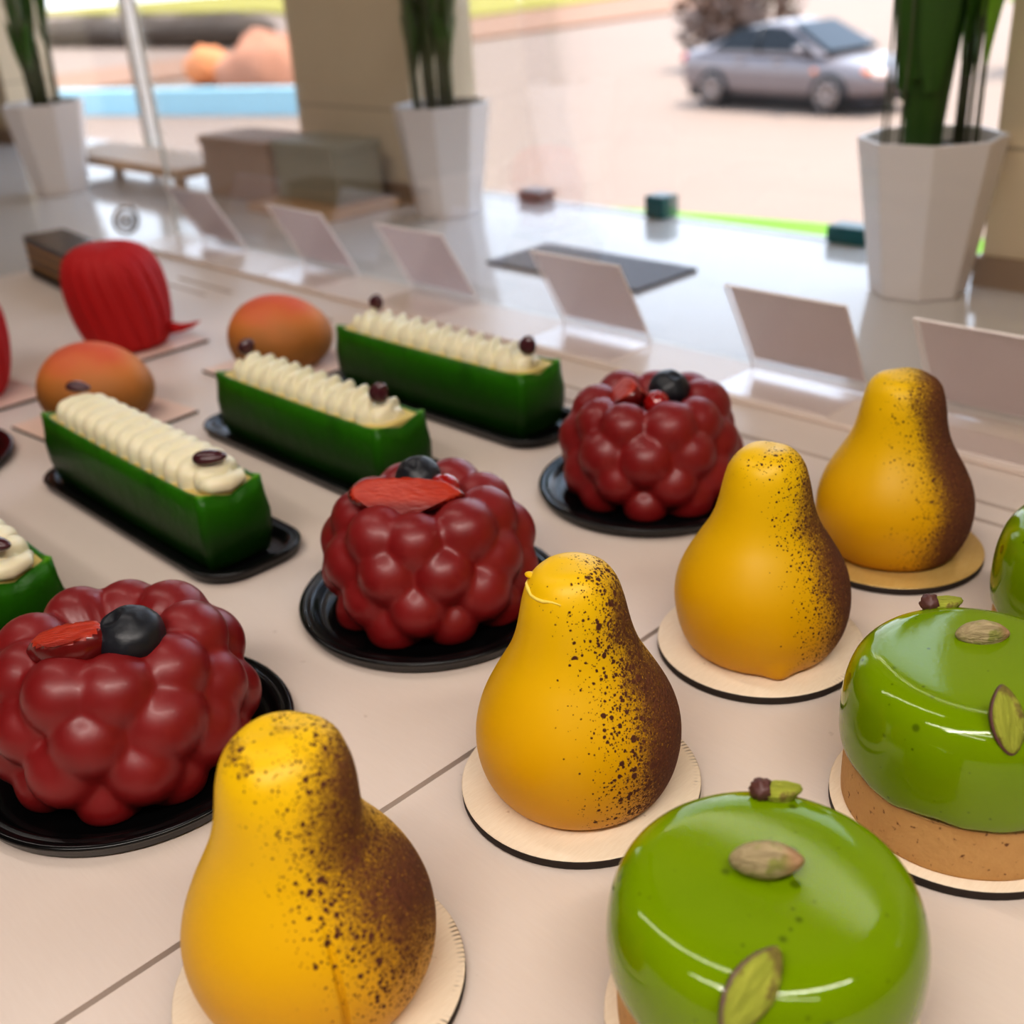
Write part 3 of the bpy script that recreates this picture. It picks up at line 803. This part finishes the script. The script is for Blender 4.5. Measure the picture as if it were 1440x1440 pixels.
# ------------------------------------------------------------------ ledge items
def make_pot(label, loc, rz, mirror=False, dense=1, seed=1, tall=.34):
    t = thing('potted_plant', label, 'potted plant', loc, rz, 'white faceted planters on the ledge')
    R0, R1, H = .0405, .0600, .1300; n = 8; ti = .004
    m = MB()
    rings = [(R0, 0), (R1, H), (R1-ti, H), (R1-ti-.003, H-.016)]
    for r, z in rings:
        for k in range(n):
            a = 2*PI*(k+.5)/n; m.v.append((r*math.cos(a), r*math.sin(a), z))
    for i in range(3):
        for k in range(n):
            m.f.append((i*n+k, i*n+(k+1) % n, (i+1)*n+(k+1) % n, (i+1)*n+k)); m.m.append(0); m.sm.append(False)
    m.f.append(tuple(reversed(range(n)))); m.m.append(0); m.sm.append(False)
    m.f.append(tuple(3*n+k for k in range(n))); m.m.append(0); m.sm.append(False)
    m.build('pot', M['pot'], t, bevel=.0015)
    MB().lathe([(.0515, .1142), (.050, .1172), (.025, .119), (.0004, .1195)], 24, fn=lambda x, y, z, a: (x, y, z+.0015*noise.noise(Vector((x*150, y*150, seed))))).build('soil', M['soil'], t)
    r = random.Random(seed)
    def blade(mm, base, az, L, lean, W, mi=0):
        nn = 12; u = Vector((math.cos(az), math.sin(az), 0)); s_ = Vector((-u.y, u.x, 0))
        vs = []
        for i in range(nn+1):
            q = i/nn
            c = Vector(base)+u*(lean*q*q)+Vector((0, 0, L*q))
            wd = W*(.22+.78*math.sin(PI*min(1, q*.82+.06)))*(1 if q < .75 else (1-((q-.75)/.25)**1.6*.97))
            tw = .5*math.sin(q*2+az)
            sv = (s_*math.cos(tw)+u*math.sin(tw))*wd
            vs += [c-sv, c+u*.25*wd, c+sv]
        fs = []
        for i in range(nn):
            for j in range(2): fs.append((i*3+j, i*3+j+1, (i+1)*3+j+1, (i+1)*3+j))
        mm.add(vs, fs, mi, True)
    return t, blade, r
# middle pot: bundle of upright stems with leaves starting above
t, blade, r = make_pot('white faceted pot with dark upright stems, on the ledge before the beige pillar', (-1.076, .929, .0003), .3, seed=3)
sm_ = MB(); lf = MB()
for k in range(11):
    a = r.uniform(0, 2*PI); q = r.uniform(.006, .034); b = (q*math.cos(a), q*math.sin(a), .117)
    tx, ty = b[0]*1.35+r.uniform(-.006,.006), b[1]*1.35+r.uniform(-.006,.006)
    sm_.tube([b, (b[0]*1.1, b[1]*1.1, .18), (tx, ty, .27), (tx*1.1, ty*1.1, .42)], [.0042, .0038, .0034, .0026], 8)
    for i in range(9):
        z = .165+i*.027+r.uniform(-.008,.008); f_ = (z-.117)/.3
        az = r.uniform(0, 2*PI)
        blade(lf, (b[0]+(tx-b[0])*f_, b[1]+(ty-b[1])*f_, z), az, r.uniform(.06,.09), r.uniform(.004,.016), r.uniform(.007,.011))
sm_.build('stem', M['stem'], t); lf.build('foliage', M['leaf'], t)
# right pot: dense strap leaves, paler ones at the right with sunlight painted in
t, blade, r = make_pot('large white faceted pot with dense green strap leaves, on the ledge at the right', (-.448, .917, .0003), .1, seed=5)
lf = MB(); lp = MB(); sm_ = MB()
for k in range(26):
    a = r.uniform(0, 2*PI); q = r.uniform(.002, .016)
    blade(lf, (-.006+q*math.cos(a), -.006+q*math.sin(a), .117), a, r.uniform(.2, .38), r.uniform(.002, .022), r.uniform(.0085, .013))
for k in range(14):
    a = 3.93+r.uniform(-.6,.6); q = r.uniform(.018, .036)
    blade(lf, (q*math.cos(a), q*math.sin(a), r.uniform(.150, .20)), a, r.uniform(.12, .25), r.uniform(.0, .012), r.uniform(.008, .013))
for k in range(28):
    a = r.uniform(0, 2*PI); q = r.uniform(.008, .036); z = r.uniform(.165, .25)
    blade(lf, (q*math.cos(a), q*math.sin(a), z), a, r.uniform(.1, .2), r.uniform(.004, .02), r.uniform(.009, .015))
for k in range(9):
    a = r.uniform(-.2, 1.6); q = r.uniform(.026, .042)
    b = Vector((q*math.cos(a), q*math.sin(a), .117))
    sm_.tube([b, b+Vector((0,0,.07)), b+Vector((0,0,.16))], .0012, 6)
    blade(lp, (b.x, b.y, r.uniform(.165, .22)), a, r.uniform(.1, .17), .012, r.uniform(.009, .013))
for k in range(3):
    a = 3.6+k*.4; b = Vector((.04*math.cos(a), .04*math.sin(a), .117)); sm_.tube([b, b+Vector((.002,0,.09)), b+Vector((0,.002,.2))], .0011, 6)
lf.build('foliage', M['leaf'], t); tag(lp.build('foliage', M['leaf_pale'], t), 'pale leaves painted as sunlit'); sm_.build('stem', M['stem'], t)
# left pot
t, blade, r = make_pot('white faceted pot with brownish stems, on the ledge at the far left', (-1.752, .735, .0003), .2, seed=9)
lf = MB(); sm_ = MB()
for k in range(12):
    a = r.uniform(0, 2*PI); q = r.uniform(.006, .034); b = Vector((q*math.cos(a), q*math.sin(a), .117))
    sm_.tube([b, b*1.0+Vector((b.x*.3, b.y*.3, .1)), b+Vector((b.x*.7, b.y*.7, .26))], [.004,.0036,.003], 8)
    for i in range(5): blade(lf, tuple(b+Vector((b.x*.3, b.y*.3, .06+.04*i))), r.uniform(0, 2*PI), .07, .012, .008)
sm_.build('stem', M['stem'], t); lf.build('foliage', M['leaf'], t)

o = MB().box(-.847, -.647, .776, .867, .0003, .0035).build('slate_mat', M['mat'], bevel=.0006); tag(o, 'dark grey rectangular slate mat lying on the glossy ledge behind the price holders', 'mat')
t = thing('wooden_riser', 'low pale wooden display riser on the ledge beside the left pot', 'riser', (-1.735, .87, .0002))
MB().box(-.205, .205, -.055, .05, .022, .036).build('top_board', M['wood'], t, bevel=.001)
for sx in (-.18, .18):
    for sy in (-.042, .038): MB().box(sx-.008, sx+.008, sy-.006, sy+.006, 0, .022).build('leg', M['wood'], t)
t = thing('kraft_box', 'brown kraft card box on the ledge behind the first price holders', 'box', (-1.415, .885, .0002))
MB().box(-.085, .085, -.045, .04, 0, .078).build('carton', M['brownbox'], t, bevel=.002); MB().box(-.087, .087, -.047, .042, .070, .082).build('lid', M['brownbox'], t, bevel=.002)
t = thing('grey_box', 'grey green card box standing on a wooden board before the beige pillar', 'box', (-1.255, .885, .0122))
MB().box(-.068, .062, -.04, .036, 0, .068).build('carton', M['greybox'], t, bevel=.002); MB().box(-.070, .064, -.042, .038, .060, .073).build('lid', M['greybox'], t, bevel=.002)
o = MB().box(-1.335, -1.165, .80, .925, .0002, .0120).build('wooden_board', M['wood'], bevel=.002); tag(o, 'pale wooden board on the ledge under the grey green box', 'board')

# ------------------------------------------------------------------ room
def struct(name, mb, m, bevel=0): return tag(mb.build(name, m, bevel=bevel), kind='structure')
struct('wall_center', MB().box(-1.400, -1.150, .945, 1.055, 0, 1.7), M['stone'])
struct('baseboard_center', MB().box(-1.404, -1.146, .938, 1.0, 0, .026), M['skirting'])
struct('wall_right', MB().box(-.414, 1.2, .962, 1.055, 0, 1.7), M['stone'])
struct('baseboard_right', MB().box(-.418, 1.2, .955, 1.0, 0, .026), M['skirting'])
struct('wall_left', MB().box(-3.2, -2.42, .945, 1.055, 0, 1.7), M['stone'])
struct('baseboard_left', MB().box(-3.2, -2.416, .938, 1.0, 0, .026), M['skirting'])
struct('trim_3', MB().box(-2.040, -2.018, 1.03, 1.052, 0.0, 1.7), M['frame'])
struct('wall_front_sunshade', MB().box(-3.2, 1.2, .945, 1.355, 1.0, 1.7).box(-3.3, 1.3, 1.0, 1.05, -2.5, -.061), M['wallpaint'])  # upper box runs out as an added unseen overhang keeping sun off the ledge
struct('wall_back', MB().box(-3.3, 1.9, -2.6, -2.5, -1.1, 1.7), M['wallpaint'])
struct('wall_side', MB().box(-3.35, -3.2, -2.5, 1.3, -1.1, 1.7), M['wallpaint'])
struct('wall_far_right', MB().box(1.7, 1.85, -2.5, 1.3, -1.1, 1.7).box(1.2, 1.7, .962, 1.16, -1.1, 1.7), M['wallpaint'])
struct('floor', MB().box(-3.3, 1.8, -2.55, 1.0, -1.1, -1.0), M['floortile'])
struct('ceiling', MB().box(-3.4, 1.9, -2.6, 1.35, 1.7, 1.8), M['ceil'])
def window(name, xs, clips):
    t = D.objects.new(name, None); COL.objects.link(t); tag(t, kind='structure'); t.location = ((xs[0]+xs[-1])/2, 1.04, 0)
    c0 = t.location
    for a, b in zip(xs, xs[1:]):
        m = MB().box(a+.0012-c0.x, b-.0012-c0.x, -.004, .004, .0015, 1.0)
        m.m = [1, 1, 0, 0, 0, 0]
        m.build('pane', [M['glass'], M['glass_edge']], t)
    for x, w, h, mt in clips:
        MB().box(x-w-c0.x, x+w-c0.x, -.014, .014, .0005, h).build('clip', M[mt], t, bevel=.002)
window('window_1', [-1.148, -1.046, -.813, -.416], [(-1.032, .020, .014, 'clip'), (-.829, .014, .026, 'teal'), (-.583, .022, .018, 'teal')])
window('window_2', [-2.012, -1.402], []); window('window_3', [-2.418, -2.046], [])

# ------------------------------------------------------------------ outside
GZ = -2.5
def road_mat(name, a, b, sc=.6):
    t = NT(name); o = t.obj(); n1 = t.noise(sc, 4, o); n2 = t.noise(40, 3, o)
    return t.bsdf(t.mix(t.m('ADD', t.m('MULTIPLY', n1, .7), t.m('MULTIPLY', n2, .3)), a, b), .85)
M['road'] = road_mat('sunny_pale_asphalt', S(124,104,91), S(133,113,99))
M['pave'] = road_mat('pink_paving', S(128,92,70), S(140,104,80))
M['grass'] = road_mat('sunny_grass', S(128,118,30), S(150,138,44), 2)
M['grass_bright'] = road_mat('bright_lawn', S(84,138,22), S(112,160,34), 8)
M['kerb'] = plain('pale_blue_painted_wall', S(158,202,214), .6, .05, 3)
M['hedge'] = plain('dark_hedge', S(70,58,48), .9, .4, 3)
M['tarp'] = plain('orange_tarp', S(226,140,84), .6, .1, 4)
M['brick'] = plain('salmon_rubble', S(180,122,94), .8, .2, 2)
def strip(name, poly, z0, z1, m, label, cat):
    return tag(MB().prism(poly, z0, z1).build(name, m), label, cat)
o = MB().box(-160, 60, 1.2, 160, GZ-.3, GZ).build('road', M['road']); tag(o, kind='structure')
strip('pavement', [(-33.2,29.2),(-34.3,43),(-36,70),(-52,90),(-48.5,58),(-44.7,40.2),(-41.2,24.2),(-38,10),(-33,10)], GZ, GZ+.12, M['pave'], 'sunlit pink paved strip beyond the road', 'pavement')
o = strip('grass_bank', [(-45.2,40.2),(-49.2,58),(-52.7,90),(-52.7,150),(-155,150),(-155,60),(-80,52),(-52,40)], GZ, GZ+.2, M['grass'], 'yellow green grass bank beyond the pavement', 'grass'); o['kind'] = 'stuff'
o = strip('lawn_strip', [(-.965,1.0585),(-.05,1.0585),(-.05,1.150),(-.42,1.135),(-.60,1.122),(-.80,1.092)], -.20, -.003, M['grass_bright'], 'bright green lawn strip right outside the window sill', 'grass'); o['kind'] = 'stuff'
tag(MB().box(-1.0, 0, 1.056, 1.155, -2.5, -.2005).build('planter_wall', M['wallpaint']), 'low planter wall carrying the lawn strip outside', 'planter')
# things seen through the left window
MB_ = MB().box(-30.5, -20.6, -.2, .2, 0, .55); o = MB_.build('painted_wall', M['kerb'], loc=(0, 13.6, GZ)); o.rotation_euler = (0, 0, 0)
o.location = (-25.0, 13.3, GZ); o.data.transform(Matrix.Translation((25.5, 0, 0))); o.rotation_euler = (0, 0, .335)
tag(o, 'long pale blue painted low wall outside the left window', 'wall')
m = MB().ell((0,0,0), (1.75, 1.3, 1.15), nu=30, nv=16, fn=lambda v: v*(1+.22*noise.noise(v*2.2)))
o = m.build('rubble_heap', M['brick'], loc=(-26.0, 17.0, GZ+.3)); tag(o, 'salmon coloured heap behind the pale blue wall', 'heap')
m = MB().ell((0,0,0), (.75, .6, .6), nu=24, nv=14, fn=lambda v: Vector((v.x, v.y, max(v.z, -.6)))*(1+.2*noise.noise(v*2)))
o = m.build('orange_tarp', M['tarp'], loc=(-30.2, 17.6, GZ+.45)); tag(o, 'orange covered lump left of the salmon heap outside', 'tarp')
m = MB()
for k in range(26): m.ell((-62.5+.72*k, 27.2+.04*k, .55), (1.0+.3*rnd.random(), 1.1, .62+.25*rnd.random()), nu=12, nv=8, fn=lambda v: v*(1+.25*noise.noise(v*3)))
o = m.build('hedge', M['hedge'], loc=(0, 0, GZ)); tag(o, 'low dark hedge row far beyond the left window', 'hedge'); o['kind'] = 'stuff'
# shrubs and tree behind the car
def shrub(name, loc, R, H, mat, label, cat, n=900, seed=1, trunk=0):
    r = random.Random(seed); t = thing(name, label, cat, loc)
    m = MB()
    for k in range(n):
        a = r.uniform(0, 2*PI); u = r.uniform(-1, 1); q = r.random()**.4
        c = Vector((R*q*math.sqrt(1-u*u)*math.cos(a), R*q*math.sqrt(1-u*u)*math.sin(a), trunk+H/2+H/2*q*u))
        d = Vector((r.uniform(-1,1), r.uniform(-1,1), r.uniform(-1,1))).normalized(); e = d.orthogonal().normalized()
        s = .16*r.uniform(.6, 1.3)
        m.add([c-d*s, c+e*s*.5, c+d*s, c-e*s*.5], [(0,1,2,3)], 0, False)
    m.build('foliage', mat, t)
    MB().tube([(0,0,0),(0.05,0,trunk*.6+.2),(0,.05,trunk+H*.5)], [.1,.08,.04], 8).build('trunk', M['hedge'], t)
    return t
M['shrub'] = leaf_mat('brown_shrub_leaf', S(70,50,42), S(104,78,60)); M['treeleaf'] = leaf_mat('bright_tree_leaf', S(110,150,30), S(160,190,60))
shrub('shrub', (-17.2, 24.5, GZ), 1.5, 2.3, M['shrub'], 'dark brown shrub behind the rear of the car', 'shrub', 900, 2)
shrub('tree', (-9.0, 25.5, GZ), 2.0, 2.6, M['treeleaf'], 'bright green bush seen beside the right plant', 'tree', 1300, 3, .5)

# ------------------------------------------------------------------ car
def make_car():
    t = thing('parked_car', 'blue grey saloon car with alloy wheels on the road outside', 'car', (-11.95, 18.95, GZ), -.085)
    mt = NT('blue_grey_car_paint'); nz = mt.noise(3, 3)
    paint = mt.bsdf(mt.mix(nz, S(112,101,100), S(122,110,108)), .35, Metallic=.25, Coat_Weight=.7, Coat_Roughness=.08)
    dg = plain('car_window_glass', S(34,36,38), .12, .1, 2, Specular_IOR_Level=.25)
    tyre = plain('tyre_rubber', S(34,32,32), .8, .1); rim = plain('alloy_rim', S(168,150,140), .35, .05, Metallic=.6)
    hd = plain('headlamp_lens', S(236,206,190), .1, .05, Coat_Weight=1.); orange = plain('orange_indicator', S(230,120,60), .3, .05); redl = plain('tail_lamp', S(170,40,36), .2, .05)
    wb = 1.28   # axles at +-wb
    # body loft, x forward
    st = [(-2.22,.42,.86,.62),(-2.15,.30,.98,.72),(-1.9,.26,1.02,.80),(-1.3,.24,1.00,.85),(-.5,.22,.97,.87),(.4,.22,.96,.87),(.9,.23,.95,.86),(1.3,.24,.90,.84),(1.8,.26,.82,.80),(2.08,.30,.74,.70),(2.2,.40,.62,.55)]
    m = MB()
    sec = [(-1,.0),(-1.0,.35),(-1.02,.62),(-.97,.86),(-.86,.97),(-.5,1.0),(0,1.02),(.5,1.0),(.86,.97),(.97,.86),(1.02,.62),(1.0,.35),(1,.0),(.5,-.02),(-.5,-.02)]
    m.grid(lambda i, j: (st[i][0], sec[j][0]*st[i][3], st[i][1]+sec[j][1]*(st[i][2]-st[i][1])), len(st), len(sec), closev=True)
    n = len(sec); m.f.append(tuple(range(n))); m.m.append(0); m.sm.append(True); m.f.append(tuple((len(st)-1)*n+k for k in reversed(range(n)))); m.m.append(0); m.sm.append(True)
    body = subsurf(m.build('car_body', paint, t), 2)
    # cabin: arched roof line
    cab = [(-1.75,1.0,.74,.02),(-1.25,1.20,.70,.2),(-.75,1.40,.60,.4),(-.2,1.47,.57,.5),(.25,1.44,.57,.47),(.65,1.24,.63,.28),(1.15,.97,.74,.02)]
    m = MB()
    cs = [(-1,0),(-.99,.3),(-.93,.85),(-.82,.98),(-.4,1.02),(0,1.03),(.4,1.02),(.82,.98),(.93,.85),(.99,.3),(1,0)]
    m.grid(lambda i, j: (cab[i][0], (cs[j][0]*cab[i][2] if cs[j][1] > .5 else cs[j][0]*(.80*(1-.0)+0)) , .93+cs[j][1]*(cab[i][1]-.93)), len(cab), len(cs))
    roof = subsurf(m.build('car_roof', paint, t), 2)
    # glass
    for s in (-1, 1):
        pts = [(-1.35,1.02,.80),(-.85,1.33,.665),(-.2,1.405,.625),(.2,1.375,.635),(.62,1.17,.725),(.92,1.0,.815)]
        m = MB(); v = [(x, s*(y+.02), z) for x, z, y in pts]+[(x, s*(y+.0), z) for x, z, y in pts]
        k = len(pts); m.add(v, [tuple(range(k)), tuple(reversed(range(k, 2*k)))]+[(i, (i+1) % k, k+(i+1) % k, k+i) for i in range(k)], 0, False)
        sw = m.build('side_window', dg, t)
        MB().tube([(-.28, s*.845, .99), (-.32, s*.655, 1.42)], .03, 8).build('pillar', plain('black_car_trim', S(30,30,32), .5), sw)
        MB().ell((.72, s*.98, 1.05), (.09, .11, .075), nu=16, nv=10).build('mirror', paint, t)
        MB().ell((2.02, s*.56, .66), (.20, .15, .09), nu=18, nv=10).build('headlamp', hd, t)
        MB().ell((1.93, s*.70, .70), (.10, .07, .05), nu=14, nv=8).build('indicator', orange, t)
        MB().ell((.98, s*.865, .70), (.06, .02, .035), nu=12, nv=8).build('side_indicator', orange, t)
        MB().ell((-2.12, s*.64, .84), (.10, .12, .09), nu=14, nv=8).build('tail_lamp', redl, t)
        MB().tube([(-.75, s*.875, .84), (-.55, s*.895, .85)], .018, 8).build('door_handle', rim, t)
        MB().tube([(.10, s*.875, .84), (.28, s*.895, .85)], .018, 8).build('door_handle', rim, t)
    for (x0, z0, y0), (x1, z1, y1), nm in (((.72,1.19,.60),(1.16,.985,.70),'windscreen'),((-.80,1.395,.52),(-1.62,1.07,.66),'rear_window')):
        if nm == 'windscreen': x0, z0, y0 = .32, 1.42, .54
        v = [(x0,-y0,z0+.02),(x0,y0,z0+.02),(x1,y1,z1+.03),(x1,-y1,z1+.03),(x0,-y0,z0-.03),(x0,y0,z0-.03),(x1,y1,z1-.03),(x1,-y1,z1-.03)]
        MB().add(v, [(0,3,2,1),(4,5,6,7),(0,1,5,4),(1,2,6,5),(2,3,7,6),(3,0,4,7)], 0, False).build(nm, dg, t)
    for x in (-wb, wb):
        for s in (-1, 1):
            w = MB().lathe([(.20,-.10),(.33,-.10),(.345,-.05),(.345,.05),(.33,.10),(.20,.10)], 36).build('wheel', tyre, t, (x, s*.80, .345)); w.rotation_euler = (PI/2, 0, 0)
            mm = MB().lathe([(.215,-.02),(.235,.0),(.235,.115),(.215,.118),(.205,.06),(.02,.05)], 30)
            for q in range(9):
                a = 2*PI*q/9; c_, s_ = math.cos(a), math.sin(a)
                mm.tube([(.03*c_,.03*s_,.10),(.215*c_,.215*s_,.10)], [.03,.022], 6)
            zz = mm.build('rim', rim, w)
            if s > 0: zz.rotation_euler = (PI, 0, 0)
    MB().box(2.02, 2.24, -.42, .42, .40, .56).build('grille', tyre, t, bevel=.02)
    MB().box(-2.0, 2.0, -.72, .72, .16, .30).build('underbody', tyre, t)
    return t
make_car()

# ------------------------------------------------------------------ camera
H = .2827
FW = Vector((-.656, .6105, -.4439)).normalized(); RT = Vector((.7016, .7101, -.0603)); RT = (RT-FW*RT.dot(FW)).normalized(); UP = RT.cross(FW)
cam = D.cameras.new('camera'); co = D.objects.new('camera', cam); COL.objects.link(co)
mw = Matrix((RT, UP, -FW)).transposed().to_4x4(); mw.translation = (0, 0, H); co.matrix_world = mw
cam.sensor_width = 36; cam.lens = 36*1576/1440; cam.clip_start = .01; cam.clip_end = 500
cam.dof.use_dof = True; cam.dof.focus_distance = .405; cam.dof.aperture_fstop = cam.lens/1000/.0046
SC.camera = co

# ------------------------------------------------------------------ light
w = D.worlds.new('sky'); SC.world = w; w.use_nodes = True
bgn = w.node_tree.nodes['Background']; tc = w.node_tree.nodes.new('ShaderNodeTexCoord'); sx = w.node_tree.nodes.new('ShaderNodeSeparateXYZ'); cr = w.node_tree.nodes.new('ShaderNodeValToRGB')
w.node_tree.links.new(tc.outputs['Generated'], sx.inputs[0]); w.node_tree.links.new(sx.outputs[2], cr.inputs[0]); w.node_tree.links.new(cr.outputs[0], bgn.inputs[0])
cr.color_ramp.elements[0].position = .0; cr.color_ramp.elements[0].color = (.86, .91, 1.0, 1); cr.color_ramp.elements[1].position = .5; cr.color_ramp.elements[1].color = (.58, .74, 1.0, 1)
bgn.inputs[1].default_value = 2.6
def lamp(name, kind, loc, target, energy, col, size=None, sy=None):
    l = D.lights.new(name, kind); o = D.objects.new(name, l); COL.objects.link(o); l.energy = energy; l.color = col
    if kind == 'AREA': l.shape = 'RECTANGLE'; l.size = size; l.size_y = sy or size
    if kind == 'SUN': l.angle = .01
    o.location = loc; d = Vector(target)-Vector(loc); o.rotation_euler = d.to_track_quat('-Z', 'Y').to_euler(); return o
lamp('sun', 'SUN', (3, 6, 20), (0, 0, 0), 7.0, (1, .93, .84))
WARM = (1, .925, .86)
lamp('strip_light', 'AREA', (.10, -.30, .90), (-.1, .1, 0), 3.0, WARM, 1.3, .05)
lamp('strip_light', 'AREA', (.06, .02, .62), (-.1, .10, 0), 3.0, WARM, .8, .04)
lamp('unseen_panel', 'AREA', (-1.0, .1, 1.05), (-1.2, .95, .35), 5, WARM, 1.4, .10)  # added lamp out of view, aimed level to brighten the beige pillar
lamp('unseen_panel', 'AREA', (.2, -1.2, 1.66), (.2, -1.2, 0), 8, WARM, 1.6, .12)
SC.view_settings.view_transform = 'Standard'; SC.view_settings.look = 'Medium High Contrast'; SC.view_settings.exposure = .12
SC.cycles.use_denoising = True; SC.cycles.max_bounces = 8; SC.cycles.transparent_max_bounces = 16; SC.cycles.caustics_reflective = False; SC.cycles.caustics_refractive = False
